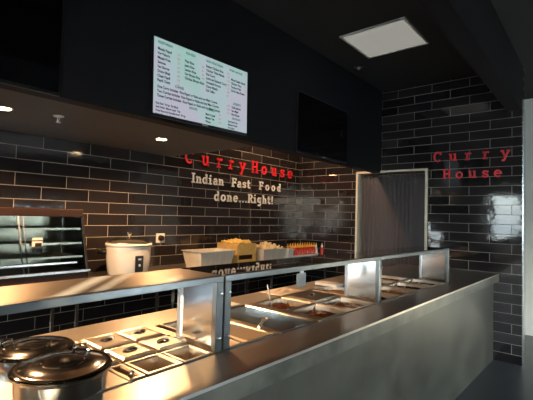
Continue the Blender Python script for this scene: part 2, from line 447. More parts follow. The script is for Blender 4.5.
menu('NON VEGETARIAN', .50, .045, .024, 'menu_green', 'heading')
menu('FROM TANDOOR', .77, .05, .022, 'menu_green', 'heading')
menu('Masala Papad\nVeg Pakora\nMasala Fries\nSamosa\nVeg Burger\nOnion Bhaji\nChaat Papdi\nPapdi Chaat', .03, .12, .0255)
menu('7.0\n8.0\n7.5\n6.5\n9.0\n8.0\n7.0\n8.5', .21, .12, .019, 'menu_red', 'prices', line=1.54)
menu('Plain Rice\nJeera Rice\nLemon Rice\nVeg Biryani Rice\nChicken Biryani Rice', .28, .16, .0255)
menu('4.0\n5.0\n5.5\n9.0\n11.0', .455, .16, .019, 'menu_red', 'prices', line=1.54)
menu('Butter Chicken Rice\nChicken Tikka Masala\nFish Curry\nLamb and Spinach Curry\nVegetable Korma\nChana Masala\nDal Tadka', .50, .12, .0255)
menu('12.0\n12.5\n13.0\n13.5\n11.0\n10.0\n9.5', .74, .12, .019, 'menu_red', 'prices', line=1.54)
menu('Mixed Seekh Kebab\nChicken Tikka\nTandoori Fish\nGarlic Naan Bread', .79, .19, .0245)
menu('9\n9\n12\n4', .965, .19, .019, 'menu_red', 'prices', line=1.54)
menu('CURRIES', .19, .56, .024, 'menu_green', 'heading')
menu('One Curry Includes  Rice Papad or Raita and any Main Course\nTwo Curries Includes  Rice Papad or Raita and any Main Course\nThree Curries Includes  Rice Papad or Raita and any Main Course', .03, .62, .0255)
menu('12.0\n14.0\n16.0', .745, .62, .019, 'menu_red', 'prices', line=1.54)
menu('SNACKS', .33, .80, .024, 'menu_green', 'heading')
menu('Roti Roll  Wrap  Pav Bhaji\nSoft Drink  Mango Lassi  Tea\nFried Rice and Noodle Bowl  Wrap\nExtra Naan  Garlic Naan', .02, .845, .0205)
menu('DRINKS', .52, .755, .024, 'menu_green', 'heading')
menu('Mango Lassi\nMasala Tea\nWater', .50, .83, .0235)
menu('5.0\n4.0\n3.0', .65, .80, .019, 'menu_red', 'prices', line=1.5)
menu('DESSERTS', .82, .56, .024, 'menu_green', 'heading')
menu('Gulab Jamun\nRas Malai\nRice Kheer', .80, .62, .0245)
menu('BEVERAGES', .81, .80, .022, 'menu_green', 'heading')
menu('Soft Drink Can\nMineral Water\nFruit Juice', .76, .86, .021)

T.rotation_euler = (.024, 0, 0)

# ------------------------------------------------------------------ slab-serif lettering
def arc(cx, cy, rx, ry, a0, a1, n=12):
    return [(cx+rx*math.cos(math.radians(a0+(a1-a0)*i/n)), cy+ry*math.sin(math.radians(a0+(a1-a0)*i/n))) for i in range(n+1)]
XH = .68
def h(x0, x1, y): return [(x0, y), (x1, y)]
G = {
 'I': [[(0, 0), (0, 1)], h(-.2, .2, .05), h(-.2, .2, .95)],
 'C': [arc(0, .5, .34, .46, 50, 310, 18), [(.27, .98), (.27, .68)]],
 'H': [[(-.25, 0), (-.25, 1)], [(.25, 0), (.25, 1)], h(-.25, .25, .52), h(-.4, -.1, .05), h(-.4, -.1, .95), h(.1, .4, .05), h(.1, .4, .95)],
 'F': [[(-.2, 0), (-.2, 1)], h(-.36, .32, .95), h(-.2, .18, .52), h(-.36, .02, .05), [(.3, .95), (.3, .75)], [(.17, .4), (.17, .64)]],
 'R': [[(-.22, 0), (-.22, 1)], [(-.38, .95), (.02, .95)] + arc(.02, .73, .26, .22, 90, -90, 10)[1:] + [(-.22, .51)], [(.0, .5), (.3, .05)], h(-.38, -.06, .05), h(.2, .42, .05)],
 'u': [[(-.36, XH-.04), (-.2, XH-.04), (-.2, .25)] + arc(-.01, .25, .19, .2, 180, 330, 8), [(.2, 0), (.2, XH-.04), (.06, XH-.04)], h(.2, .36, .05)],
 'r': [[(-.1, 0), (-.1, XH)], h(-.28, -.1, XH-.05), h(-.28, .12, .05), arc(.12, .38, .22, .26, 175, 50, 8)],
 'y': [[(-.24, XH-.05), (.02, .05)], [(.26, XH-.05), (-.1, -.25), (-.28, -.25)], h(-.38, -.1, XH-.05), h(.12, .4, XH-.05)],
 'o': [arc(0, .34, .27, .30, 0, 360, 20)],
 's': [[(.2, .60)] + arc(.0, .49, .2, .145, 30, 270, 9) + arc(.0, .195, .22, .15, 90, -150, 9), [(.21, .66), (.21, .47)], [(-.21, .02), (-.21, .2)]],
 'e': [[(-.26, .36), (.26, .36)] + arc(0, .34, .27, .30, 5, 315, 16)],
 'n': [[(-.2, 0), (-.2, XH)], h(-.36, -.2, XH-.05), h(-.36, -.06, .05), arc(.0, .42, .2, .2, 160, 0, 8) + [(.2, 0)], h(.08, .36, .05)],
 'd': [arc(-.04, .34, .24, .30, 0, 360, 18), [(.2, 0), (.2, 1)], h(.04, .2, .95), h(.2, .34, .05)],
 'i': [[(0, .0), (0, XH)], h(-.2, 0, XH-.05), h(-.22, .22, .05), [(0, .84), (0, 1.0)]],
 'a': [[(-.2, .56)] + arc(.0, .42, .19, .22, 140, 0, 8) + [(.19, .05), (.34, .05)], arc(-.02, .2, .21, .17, 0, 360, 14)],
 't': [[(-.05, .95), (-.05, .2)] + arc(.12, .2, .17, .16, 180, 320, 8), h(-.25, .24, XH-.05)],
 'g': [arc(-.03, .38, .23, .27, 0, 360, 16), [(.2, .63), (.2, -.1)] + arc(-.02, -.1, .22, .17, 0, -150, 8), h(.2, .34, .63)],
 'h': [[(-.2, 0), (-.2, 1)], h(-.36, -.2, .95), h(-.36, -.06, .05), arc(.0, .42, .2, .2, 160, 0, 8) + [(.2, 0)], h(.08, .36, .05)],
 '!': [[(0, .3), (0, 1)], [(0, .0), (0, .14)]],
 '.': [[(0, .0), (0, .13)]],
}
def ribbon(b, pts, w, t0, t1, P):
    pts = [Vector(p) for p in pts]; closed = (pts[0]-pts[-1]).length < 1e-4
    if closed: pts = pts[:-1]
    n = len(pts); L = []; Rr = []
    for i in range(n):
        if closed: d0 = pts[i]-pts[i-1]; d1 = pts[(i+1) % n]-pts[i]
        else:
            d0 = pts[i]-pts[i-1] if i else pts[1]-pts[0]; d1 = pts[i+1]-pts[i] if i < n-1 else pts[i]-pts[i-1]
        d0 = d0.normalized(); d1 = d1.normalized(); nn = Vector((-(d0+d1).y, (d0+d1).x))
        nn = nn.normalized() if nn.length > 1e-6 else Vector((-d0.y, d0.x))
        c = max(.5, nn.dot(Vector((-d0.y, d0.x))))
        L.append(pts[i]+nn*w/2/c); Rr.append(pts[i]-nn*w/2/c)
    f0 = [b.verts.new(P(p, t1)) for p in L]; f1 = [b.verts.new(P(p, t1)) for p in Rr]
    g0 = [b.verts.new(P(p, t0)) for p in L]; g1 = [b.verts.new(P(p, t0)) for p in Rr]
    for i in range(n if closed else n-1):
        j = (i+1) % n
        b.faces.new((f0[i], f0[j], f1[j], f1[i])); b.faces.new((g0[i], g1[i], g1[j], g0[j]))
        b.faces.new((f0[i], g0[i], g0[j], f0[j])); b.faces.new((f1[i], f1[j], g1[j], g1[i]))
    if not closed:
        b.faces.new((f0[0], f1[0], g1[0], g0[0])); b.faces.new((f0[-1], g0[-1], g1[-1], f1[-1]))
def letters(t, chars, material, P, w=.15, wd=1.0):
    """chars: (glyph, centre position, baseline z, cap height)"""
    off = Vector(t.location)
    for ch, c, z, cap in chars:
        def fill(b, ch=ch, c=c, z=z, cap=cap):
            for s in G[ch]:
                ribbon(b, s, w, 0, 1, lambda p, q: P(c+p[0]*cap*wd, z+p[1]*cap, q))
        obj('letter', fill, material, t, warp=lambda v: v-off)
PL = lambda a, z, q: (XL+.0015+.012*q, a, z)
PE = lambda a, z, q: (a, YE-.0015-.012*q, z)
t = thing('wall_sign', 'red slab-serif lettering high on the left tiled wall', 'wall sign', (XL+.002, 3.8, 2.07))
letters(t, [(c, p, 2.072, .155) for c, p in zip('CurryHouse', (2.874, 3.112, 3.336, 3.535, 3.742, 3.985, 4.177, 4.392, 4.589, 4.778))], 'red_letter', PL, .15, 1.0)
t = thing('wall_sign', 'cream slab-serif slogan of two lines on the left tiled wall', 'wall sign', (XL+.002, 3.8, 1.66))
def spread(s, y0, y1, z, cap):
    W = {'I': .55, 'i': .55, 't': .6, '!': .5, '.': .42, ' ': .95, 'r': .7}
    ws = [W.get(c, .8) for c in s]; tot = sum(ws) - ws[0]/2 - ws[-1]/2
    out = []; acc = 0
    for i, c in enumerate(s):
        if i: acc += (ws[i-1]+ws[i])/2
        if c != ' ': out.append((c, y0+(y1-y0)*acc/tot, z, cap))
    return out
letters(t, spread('Indian', 2.94, 3.375, 1.858, .108), 'white_letter', PL, .15, 1.0)
letters(t, spread('Fast', 3.60, 3.87, 1.858, .108), 'white_letter', PL, .15, 1.0)
letters(t, spread('Food', 4.125, 4.52, 1.856, .108), 'white_letter', PL, .15, 1.0)
letters(t, spread('done...Right!', 3.31, 4.37, 1.668, .112), 'white_letter', PL, .15, 1.0)
t = thing('wall_sign', 'red outlined two-line lettering on the end wall right of the curtain', 'wall sign', (-1.15, YE-.002, 2.0))
letters(t, [(c, p, 2.212, .118) for c, p in zip('Curry', (-1.504, -1.333, -1.168, -.984, -.795))], 'red_letter', PE, .15, 1.0)
letters(t, [(c, p, 2.002, .112) for c, p in zip('House', (-1.399, -1.262, -1.122, -.990, -.865))], 'red_letter', PE, .15, 1.0)

# wall socket
t = thing('wall_socket', 'cream double power socket on the tiles right of the rice cooker', 'power socket', (XL+.001, 2.526, 1.19))
obj('plate', lambda b: box(b, 0, .010, -.052, .052, 0, .098), 'white_plastic', t, bevel=.003)
obj('plug', lambda b: lathe(b, [(0, .034), (.026, .032), (.03, 0)], seg=20), 'brown_trim', t, smooth=True)
t.children[1].matrix_local = Matrix.Translation((.010, 0, .05)) @ Matrix.Rotation(PI/2, 4, 'Y')

# ------------------------------------------------------------------ back tables
ZT = .95
def table(y0, y1, label, legs=None):
    x0, x1 = -3.53, -2.88
    t = thing('prep_table', label, 'table', ((x0+x1)/2, (y0+y1)/2, 0), 'steel tables along the left tiled wall')
    wobj('tabletop', lambda b: box(b, x0, x1, y0+.002, y1-.002, ZT-.04, ZT), 'steel', t, bevel=.003)
    for x in (x1-.03,):
        for y in (legs or (y0+.085, y1-.085)):
            wobj('leg', lambda b: box(b, x-.0095, x+.0095, y-.0095, y+.0095, 0, ZT-.04), 'alu', t)
    wobj('wall_bracket', lambda b: box(b, x0-.018, x0+.01, y0+.07, y1-.07, ZT-.10, ZT-.041), 'steel_dark', t)
table(.30, 1.295, 'steel table under the display case')
table(1.295, 2.145, 'steel table under the rice cooker')
table(2.145, 3.27, 'steel table under the foil-bright tray, between its two neighbours')
table(3.27, 4.95, 'longest steel table, under the snacks and the sauce bottles', (3.62, 4.78))

# display case
t = thing('display_case', 'brown heated glass display case with wire shelves beside the rice cooker', 'display case', (-3.3, 1.05, ZT))
y0, y1 = .42, 1.515
side = [(-3.52, ZT), (-3.03, ZT), (-3.03, ZT+.08), (-3.17, 1.445), (-3.17, 1.52), (-3.52, 1.52)]
wobj('base', lambda b: box(b, -3.52, -3.03, y0, y1, ZT+.002, ZT+.088), 'brown_trim', t, bevel=.004)
wobj('canopy', lambda b: box(b, -3.52, -3.155, y0, y1, 1.452, 1.512), 'brown_trim', t, bevel=.006)
wobj('back_panel', lambda b: box(b, -3.52, -3.505, y0+.01, y1-.01, ZT+.089, 1.452), 'steel_pan', t)
for yy in (y0+.003, y1-.003):
    s = 1 if yy > 1 else -1
    for xa, xb in ((-3.045, -3.165), (-3.49, -3.49)):
        wobj('corner_strip', lambda b: tube(b, [(xa, yy, ZT+.09), (xb, yy, 1.452)], .009, 8), 'black_plastic', t)
    wobj('end_glass', lambda b: prism(b, [(-3.50, ZT+.09), (-3.06, ZT+.09), (-3.17, 1.45), (-3.50, 1.45)], 'y', yy-.004*s-.002, yy-.004*s+.002), 'case_glass', t)
wobj('front_glass', lambda b: prism(b, [(-3.052, ZT+.106), (-3.048, ZT+.106), (-3.166, 1.45), (-3.17, 1.45)], 'y', y0+.012, y1-.012), 'case_glass', t)
wobj('front_sill', lambda b: (box(b, -3.045, -3.022, y0+.01, y1+.01, ZT+.089, ZT+.105)), 'alu', t)
wobj('glass_rail', lambda b: box(b, -3.07, -3.055, y0+.02, y1-.08, ZT+.155, ZT+.167), 'alu', t)
wobj('centre_post', lambda b: (tube(b, [(-3.055, 1.075, ZT+.08), (-3.16, 1.05, 1.45)], .006, 8), tube(b, [(-3.055, 1.105, ZT+.08), (-3.16, 1.08, 1.45)], .004, 8)), 'steel_dark', t)
for z, xf in ((1.15, -3.10), (1.25, -3.13), (1.36, -3.16)):
    def rack(b, z=z, xf=xf):
        for q in range(12):
            x = xf - q*(xf+3.49)/11; tube(b, [(x, y0+.02, z), (x, y1-.02, z)], .0026, 6)
        for q in range(6):
            y = y0+.04+q*(y1-y0-.08)/5; tube(b, [(xf, y, z-.004), (-3.49, y, z-.004)], .003, 6)
        box(b, xf-.004, xf+.004, y0+.02, y1-.02, z-.008, z+.008)
    wobj('wire_shelf', rack, 'steel_pan', t)
def card(b): box(b, -3.105, -3.102, 1.13, 1.20, 1.185, 1.30)
wobj('price_card', card, 'paper', t)
wobj('card_print', lambda b: (box(b, -3.1018, -3.1014, 1.165, 1.20, 1.19, 1.215), box(b, -3.1018, -3.1014, 1.15, 1.195, 1.235, 1.262), box(b, -3.1018, -3.1014, 1.13, 1.20, 1.275, 1.282)), 'brown_trim', t)

# rice cooker
t = thing('rice_cooker', 'white commercial rice cooker with glass lid on the back table', 'rice cooker', (-3.2, 1.955, ZT+.002))
obj('body', lambda b: lathe(b, [(0, 0), (.175, 0), (.195, .012), (.205, .05), (.216, .15), (.218, .235), (.226, .24), (.23, .252), (.226, .262), (.20, .262), (.20, .25), (0, .25)], seg=48), 'white_plastic', t, smooth=True)
lid = obj('lid', lambda b: lathe(b, [(.212, .264), (.205, .272), (.16, .290), (.08, .303), (0, .308)], seg=40), 'case_glass', t, smooth=True)
obj('lid_rim', lambda b: lathe(b, [(.205, .263), (.214, .266), (.212, .274), (.204, .272), (.205, .263)], seg=40), 'steel_pan', lid, smooth=True)
obj('knob', lambda b: lathe(b, [(.008, .306), (.012, .325), (.028, .338), (.026, .350), (0, .354)], seg=20), 'steel_pot', lid, smooth=True)
for a in (239,):
    c, s = math.cos(math.radians(a)), math.sin(math.radians(a))
    def hd(b, c=c, s=s):
        tx, ty = -s, c
        tube(b, [(.21*c+.055*tx, .21*s+.055*ty, .19), (.280*c+.045*tx, .280*s+.045*ty, .195), (.292*c, .292*s, .197), (.280*c-.045*tx, .280*s-.045*ty, .195), (.21*c-.055*tx, .21*s-.055*ty, .19)], .019, 8)
    if a == 239: obj('side_handle', hd, 'black_plastic', t, smooth=True)
def panel(b):
    box(b, .0, .016, -.043, .043, -.065, .065)
cp = obj('control_panel', panel, 'black_plastic', t, bevel=.006)
A = math.radians(-3)
cp.matrix_local = Matrix.Rotation(A, 4, 'Z') @ Matrix.Translation((.207, 0, .105))
sw = obj('switch', lambda b: box(b, .016, .020, -.010, .010, -.02, -.002), 'paper', cp, bevel=.002)
ld = obj('indicator', lambda b: box(b, .016, .018, -.016, .016, .030, .044), 'logo_grey', cp)
t.scale = (.86, .86, 1.06)

# trays on the back table
def gn_tray(b, lx, ly, h, lip=.012, t=.0025, taper=.02):
    def ring(i, z): return [b.verts.new(p) for p in ((i, i, z), (lx-i, i, z), (lx-i, ly-i, z), (i, ly-i, z))]
    rr = [ring(0, h-.004), ring(0, h), ring(lip, h), ring(lip+taper, t), ring(lip+taper, 0), ring(lip-t, h-.004)]
    for A, B in zip(rr, rr[1:]):
        if A is rr[3]: continue
        for k in range(4): b.faces.new((A[k], A[(k+1) % 4], B[(k+1) % 4], B[k]))
    b.faces.new(rr[3]); b.faces.new(rr[4][::-1])
    for k in range(4): b.faces.new((rr[0][k], rr[0][(k+1) % 4], rr[5][(k+1) % 4], rr[5][k]))
tr = obj('steel_tray', lambda b: gn_tray(b, .31, .49, .175, taper=.028), 'tray_steel', loc=(-3.31, 2.62, ZT+.002))
tag(tr, 'deep bright steel tray on the back table, right of the rice cooker', 'tray')
def heap(b, x0, x1, y0, y1, z0, n, r, hgt, rnd):
    for i in range(n):
        u, v = rnd.random(), rnd.random()
        x = x0+(x1-x0)*u; y = y0+(y1-y0)*v
        z = z0+hgt*rnd.random()*(1-abs(2*u-1)*.8)*(1-abs(2*v-1)*.6)
        mtx = Matrix.Translation((x, y, z)) @ Matrix.Rotation(rnd.random()*3, 4, 'Z') @ Matrix.Rotation(rnd.random()*2, 4, 'X') @ Matrix.Diagonal((r*(.7+rnd.random()), r*(1+rnd.random()), r*.6, 1))
        bmesh.ops.create_icosphere(b, subdivisions=1, radius=1, matrix=mtx)
t = thing('snack_box', 'golden snack box with a dark slot on the back table', 'food box', (-3.22, 3.345, ZT+.002))
def gbox(b):
    w = .16; y = .155; z1 = .23
    box(b, -w, w, -y, y, 0, .006); box(b, -w, -w+.006, -y, y, .006, z1); box(b, -w+.006, w, -y, -y+.006, .006, z1); box(b, -w+.006, w, y-.006, y, .006, z1)
    box(b, w-.006, w, -y+.006, y-.006, .006, .055); box(b, w-.006, w, -y+.006, y-.006, .105, z1)
    box(b, w-.006, w, -y+.006, -y+.03, .055, .105); box(b, w-.006, w, y-.05, y-.006, .055, .105)
obj('box_body', gbox, 'gold', t)
obj('inner_liner', lambda b: box(b, .10, .11, -.145, .145, .01, .22), 'brown_trim', t)
rnd = random.Random(3)
sn = obj('fried_snacks', lambda b: heap(b, -3.35, -3.10, 3.23, 3.46, ZT+.238, 130, .018, .035, rnd), 'chips', smooth=True)
tag(sn, 'golden fried snacks heaped in the golden box', 'snacks', kind='stuff')
tr = obj('steel_tray', lambda b: gn_tray(b, .30, .44, .155, taper=.02), 'tray_steel', loc=(-3.30, 3.575, ZT+.002))
tag(tr, 'steel tray heaped with pale fritters on the back table', 'tray')
fr_ = obj('fritters', lambda b: (heap(b, -3.26, -3.04, 3.62, 3.97, ZT+.155, 150, .018, .095, rnd)), 'rice', smooth=True)
tag(fr_, 'pale crisp fritters heaped high in the steel tray', 'snacks', kind='stuff')
tb = obj('plastic_tub', lambda b: gn_tray(b, .22, .135, .14, taper=.012), 'white_plastic', loc=(-3.20, 4.03, ZT+.002))
tag(tb, 'small white tub between the fritters and the sauce bottles', 'tub')
tr = obj('bottle_tray', lambda b: gn_tray(b, .30, .60, .05, taper=.01), 'white_plastic', loc=(-3.30, 4.175, ZT+.002))
tag(tr, 'shallow white tray holding the row of sauce bottles', 'tray')
def bottle(loc, label, cap='sauce_cap', body='sauce_red'):
    t = thing('sauce_bottle', label, 'bottle', loc, 'red sauce bottles in the white tray' if cap == 'sauce_cap' else None)
    obj('bottle_body', lambda b: lathe(b, [(0, 0), (.021, 0), (.023, .01), (.023, .075), (.013, .095), (.011, .10), (0, .10)], seg=16), body, t, smooth=True)
    t.scale = (1.05, 1.05, 1.3)
    obj('cap', lambda b: lathe(b, [(.014, .1005), (.015, .118), (.006, .124), (.003, .145), (0, .146)], seg=14), cap, t, smooth=True)
    return t
lab = 'red sauce bottle with yellow cap in the row on the white tray'
proto = bottle((-3.06, 4.215, ZT+.0115), lab)
for q in range(1, 10): dup(proto, (-3.06, 4.215+q*.0565, ZT+.0115))
for q in range(10): dup(proto, (-3.13, 4.21+q*.0565, ZT+.0115))
bottle((-3.0, 4.84, ZT+.002), 'squat red bottle with white cap, alone right of the bottle tray', 'white_plastic')
bottle((-3.08, 4.72+.09, ZT+.002), 'white bottle with white cap behind the lone red bottle', 'white_plastic', 'white_plastic')

# ------------------------------------------------------------------ serving counter
ZK = .94
def Xf(y): return -1.19 if y < 1.17 else -1.19+.045*(y-1.17)
def warp(c):      # counter coordinates -> world: the front line drifts towards the room further along
    if c.x < -1.70: return c
    return Vector((-1.70+(c.x+1.70)*(Xf(c.y)+1.70)/.51, c.y, c.z))
def Xo(y): return -1.005+.031*y
YC0 = -1.3
C_ = thing('serving_counter', 'long cement-rendered serving counter with a stainless steel top', 'counter', (-1.3, 1.8, 0))
def body(b):
    prism(b, [(Xo(YC0)-.05, YC0+.02), (Xo(YE)-.055, YE-.004), (-1.05, YE-.004), (-1.22, YC0+.02)], 'z', 0, ZK-.085)
wobj('front_wall', body, 'concrete', C_)
wobj('end_wall', lambda b: (box(b, -1.93, -1.225, YC0+.02, YC0+.12, 0, ZK-.06), box(b, -1.93, -1.15, YE-.12, YE-.004, 0, ZK-.06)), 'concrete', C_)
WELLS = [(-.5, 1.15), (1.20, 2.545), (2.60, 3.86)]
def top(b):
    ys = [YC0, -.5, 0, .5, 1.15, 1.2, 1.6, 2.1, 2.545, 2.6, 3.2, 3.86, YE-.004]
    for a, c in zip(ys, ys[1:]):
        prism(b, [(Xf(a), a), (Xo(a), a), (Xo(c), c), (Xf(c), c)], 'z', ZK-.012, ZK)
    box(b, -1.935, -1.70, YC0, YE-.004, ZK-.09, ZK)
    for a, c in ((YC0, -.5), (1.15, 1.2), (2.545, 2.6), (3.86, YE-.004)):
        prism(b, [(-1.70, a), (Xf(a), a), (Xf(c), c), (-1.70, c)], 'z', ZK-.03, ZK)
wobj('edge_band', lambda b: prism(b, [(Xo(YC0)-.06, YC0), (Xo(YC0)-.001, YC0), (Xo(YE)-.001, YE-.004), (Xo(YE)-.06, YE-.004)], 'z', ZK-.084, ZK-.0125), 'cement_band', C_)
wobj('steel_top', top, 'steel', C_)
for a, c in WELLS:
    def well(b, a=a, c=c):
        x0, x1 = -1.70, -1.19; z0 = ZK-.22
        box(b, x0, x1, a, c, z0-.004, z0)
        box(b, x0, x0+.003, a, c, z0, ZK-.091); box(b, x1-.003, x1, a, c, z0, ZK-.091)
        box(b, x0+.003, x1-.003, a, a+.003, z0, ZK-.031); box(b, x0+.003, x1-.003, c-.003, c, z0, ZK-.031)
    wobj('well', well, 'steel_pan', C_, warp=warp)

# adaptor bars across the wells
def bar(y, w, label, x0=-1.70, x1=-1.19, z=ZK+.001):
    o = obj('adaptor_bar', lambda b: box(b, x0, x1, y-w/2, y+w/2, z, z+.007), 'steel_pan', warp=warp, bevel=.001)
    tag(o, label, 'pan support bar', 'steel bars across the counter wells')

def pan(x0, x1, y0, y1, depth, label, name='food_pan', food=None, flabel=None, level=.5, z=ZK+.0012, group='steel food pans in the counter wells', mat_='steel_pan'):
    def fill(b):
        lip = .011; tp = .012; zr = z+.006; t = .0015
        def ring(i, zz): return [b.verts.new(p) for p in ((x0+i, y0+i, zz), (x1-i, y0+i, zz), (x1-i, y1-i, zz), (x0+i, y1-i, zz))]
        rr = [ring(0, z), ring(0, zr), ring(lip, zr), ring(lip+.004, zr-.006), ring(lip+tp, zr-depth), ring(lip+tp-t, zr-depth-t), ring(lip+.002, z)]
        for A, B in zip(rr, rr[1:]):
            if A is rr[4]: continue
            for k in range(4): b.faces.new((A[k], A[(k+1) % 4], B[(k+1) % 4], B[k]))
        b.faces.new(rr[4]); b.faces.new(rr[5][::-1])
        for k in range(4): b.faces.new((rr[0][k], rr[0][(k+1) % 4], rr[6][(k+1) % 4], rr[6][k]))
    c = warp(Vector(((x0+x1)/2, (y0+y1)/2, z)))
    o = obj(name, fill, mat_, warp=lambda v: warp(v)-c, loc=c)
    tag(o, label, 'food pan', group)
    if food:
        rnd = random.Random(int(y0*100+x0*-10))
        def ff(b):
            n = 14; zt = z+.006-depth*level; i = .022
            g = []
            for a in range(n+1):
                row = []
                for q in range(n+1):
                    u, v = a/n, q/n
                    edge = min(u, 1-u, v, 1-v)
                    zz = zt + (rnd.random()-.3)*.010*(edge > 0) + .012*math.sin(PI*u)*math.sin(PI*v)
                    row.append(b.verts.new((x0+i+(x1-x0-2*i)*u, y0+i+(y1-y0-2*i)*v, zz)))
                g.append(row)
            for a in range(n):
                for q in range(n): b.faces.new((g[a][q], g[a+1][q], g[a+1][q+1], g[a][q+1]))
            zb = z+.006-depth+.002
            lo = [b.verts.new(p) for p in ((x0+.026, y0+.026, zb), (x1-.026, y0+.026, zb), (x1-.026, y1-.026, zb), (x0+.026, y1-.026, zb))]
            b.faces.new(lo[::-1])
            s1 = [g[a][0] for a in range(n+1)]; s2 = [g[n][q] for q in range(n+1)]; s3 = [g[a][n] for a in range(n, -1, -1)]; s4 = [g[0][q] for q in range(n, -1, -1)]
            for s, (p, q) in zip((s1, s2, s3, s4), ((0, 1), (1, 2), (2, 3), (3, 0))): b.faces.new([lo[p], lo[q]] + s[::-1])
        fo = obj('curry' if food == 'curry' else 'dahl', ff, food, warp=warp, smooth=True)
        tag(fo, flabel, 'food', kind='stuff')
    return o

def lid(x0, x1, y0, y1, label, notch=False, z=ZK+.0085):
    c = warp(Vector(((x0+x1)/2, (y0+y1)/2, z)))
    t = thing('pan_lid', label, 'pan lid', c, 'steel pan lids')
    def pl(b):
        lx, ly = (x1-x0)/2, (y1-y0)/2; i = .010; n0 = ly*.0
        def ring(i, zz): return [b.verts.new(p) for p in ((-lx+i, -ly+i, zz), (lx-i, -ly+i, zz), (lx-i, ly-i, zz), (-lx+i, ly-i, zz))]
        rr = [ring(0, 0), ring(0, .004), ring(i, .009), ring(i+.006, .007)]
        for A, B in zip(rr, rr[1:]):
            for k in range(4): b.faces.new((A[k], A[(k+1) % 4], B[(k+1) % 4], B[k]))
        b.faces.new(rr[-1]); b.faces.new(rr[0][::-1])
    obj('lid_plate', pl, 'steel_pan', t)
    # recessed dish and bridge handle
    obj('handle_dish', lambda b: lathe(b, [(.030, .0095), (.027, .0075), (.0, .0072)], seg=24, sx=.75, sy=1.0), 'steel_pot', t, smooth=True)
    obj('handle', lambda b: tube(b, [(0, -.030, .009), (0, -.024, .016), (0, 0, .019), (0, .024, .016), (0, .030, .009)], .0045, 8), 'steel_pan', t, smooth=True)
    return t

def spoon(p0, p1, label, bowl=True, up=None, r=.0045):
    p0, p1 = Vector(p0), Vector(p1)
    t = thing('serving_spoon', label, 'spoon', p0)
    d = p1-p0
    m1 = p0+d*.5
    obj('handle', lambda b: tube(b, [Vector((0, 0, 0)), d*.5, d*.96, d], [r*.9, r, r*1.35, r*.7], 8), 'steel_pan', t, smooth=True)
    def bo(b):
        dn = d.normalized(); c = -dn*.025
        q = dn.to_track_quat('Y', 'Z')
        mtx = Matrix.Translation(c) @ q.to_matrix().to_4x4()
        lathe(b, [(.024, .0), (.018, -.010), (0, -.014), (.0, -.0125), (.0165, -.0085), (.0225, .0)], seg=18, sx=.85, sy=1.3)
        for v in b.verts: v.co = mtx @ v.co
    if bowl: obj('spoon_bowl', bo, 'steel_pan', t, smooth=True)
    return t

# --- well 1: round pots on a plate, sixth-size pans
pl = obj('cover_plate', lambda b: box(b, -1.70, -1.19, .02, .745, ZK+.001, ZK+.006), 'steel', warp=warp, bevel=.002)
tag(pl, 'flat steel plate under the two round pots', 'cover plate')
def pot(cx, cy, r, zr, label, ha):
    z0 = ZK+.0065
    hgt = zr-z0
    t = thing('round_pot', label, 'pot', (cx, cy, z0))
    obj('pot_body', lambda b: lathe(b, [(0, 0), (r*.86, 0), (r*.90, .006), (r*.92, hgt*.75), (r*.99, hgt-.008), (r, hgt-.002), (r*.98, hgt), (r*.90, hgt-.002), (r*.88, .01), (0, .01)], seg=56), 'steel_pot', t, smooth=True)
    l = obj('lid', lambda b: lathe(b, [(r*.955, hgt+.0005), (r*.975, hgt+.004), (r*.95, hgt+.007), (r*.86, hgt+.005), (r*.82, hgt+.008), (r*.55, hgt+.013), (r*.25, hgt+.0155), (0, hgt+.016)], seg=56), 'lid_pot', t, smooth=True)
    c, s = math.cos(ha), math.sin(ha)
    hx, hy = c*r*.72, s*r*.72; zt = hgt+.006
    tx, ty = -s*.026, c*.026
    obj('lid_handle', lambda b: tube(b, [(hx-tx, hy-ty, zt-.004), (hx-tx, hy-ty, zt+.012), (hx-tx*.5, hy-ty*.5, zt+.018), (hx+tx*.5, hy+ty*.5, zt+.018), (hx+tx, hy+ty, zt+.012), (hx+tx, hy+ty, zt-.004)], .006, 8), 'steel_pot', l, smooth=True)
    obj('rim_ring', lambda b: lathe(b, [(r*.40, hgt+.0140), (r*.42, hgt+.0165), (r*.44, hgt+.0135)], seg=48), 'steel_pot', l, smooth=True)
pot(-1.600, .603, .142, .992, 'round steel pot with a domed lid, the further of the two', math.radians(215))
pot(-1.295, .578, .146, 1.014, 'round steel pot with a domed lid, nearest the viewer', math.radians(125))
rows = [(-1.695, -1.525), (-1.505, -1.355), (-1.345, -1.195)]
cols = [(.752, .812), (.822, .972), (.980, 1.126)]
obj_names = {
 (0, 0): ('lid', 'sixth-size pan lid behind the nearer round pot, at the rear of the well'), (0, 1): ('lid', 'pan lid left of the nearer open sixth-size pan, beside the pot'), (0, 2): ('pan', 'small open pan tucked against the nearer round pot'),
 (1, 0): ('lid', 'pan lid with oval handle in the rear row, left of the notched one'), (1, 1): ('lid', 'pan lid with oval handle directly behind the left open small pan'), (1, 2): ('pan', 'left one of the two open small pans near the first steel panel'),
 (2, 0): ('lid', 'rear-row pan lid next to the first steel panel'), (2, 1): ('lid', 'pan lid directly behind the right open small pan'), (2, 2): ('pan', 'open small pan in front of the first steel panel'),
}
for (ci, ri), (kd, lb) in obj_names.items():
    (x0, x1), (ya, yb) = rows[ri], cols[ci]
    pan(x0, x1, ya, yb, .10 if kd == 'pan' else .06, lb if kd == 'pan' else 'pan under the ' + lb.replace('pan lid', 'lid').replace('sixth-size ', '').replace(', at the rear of the well', ''))
    if kd == 'lid': lid(x0+.003, x1-.003, ya+.003, yb-.003, lb)
bar(-1, .001, 'x') if False else None
bl = obj('adaptor_bar', lambda b: box(b, -1.524, -1.506, .755, 1.148, ZK+.001, ZK+.004), 'lid_pot', warp=warp)
tag(bl, 'dark lengthways bar between the rear and middle rows of small pans', 'pan support bar')
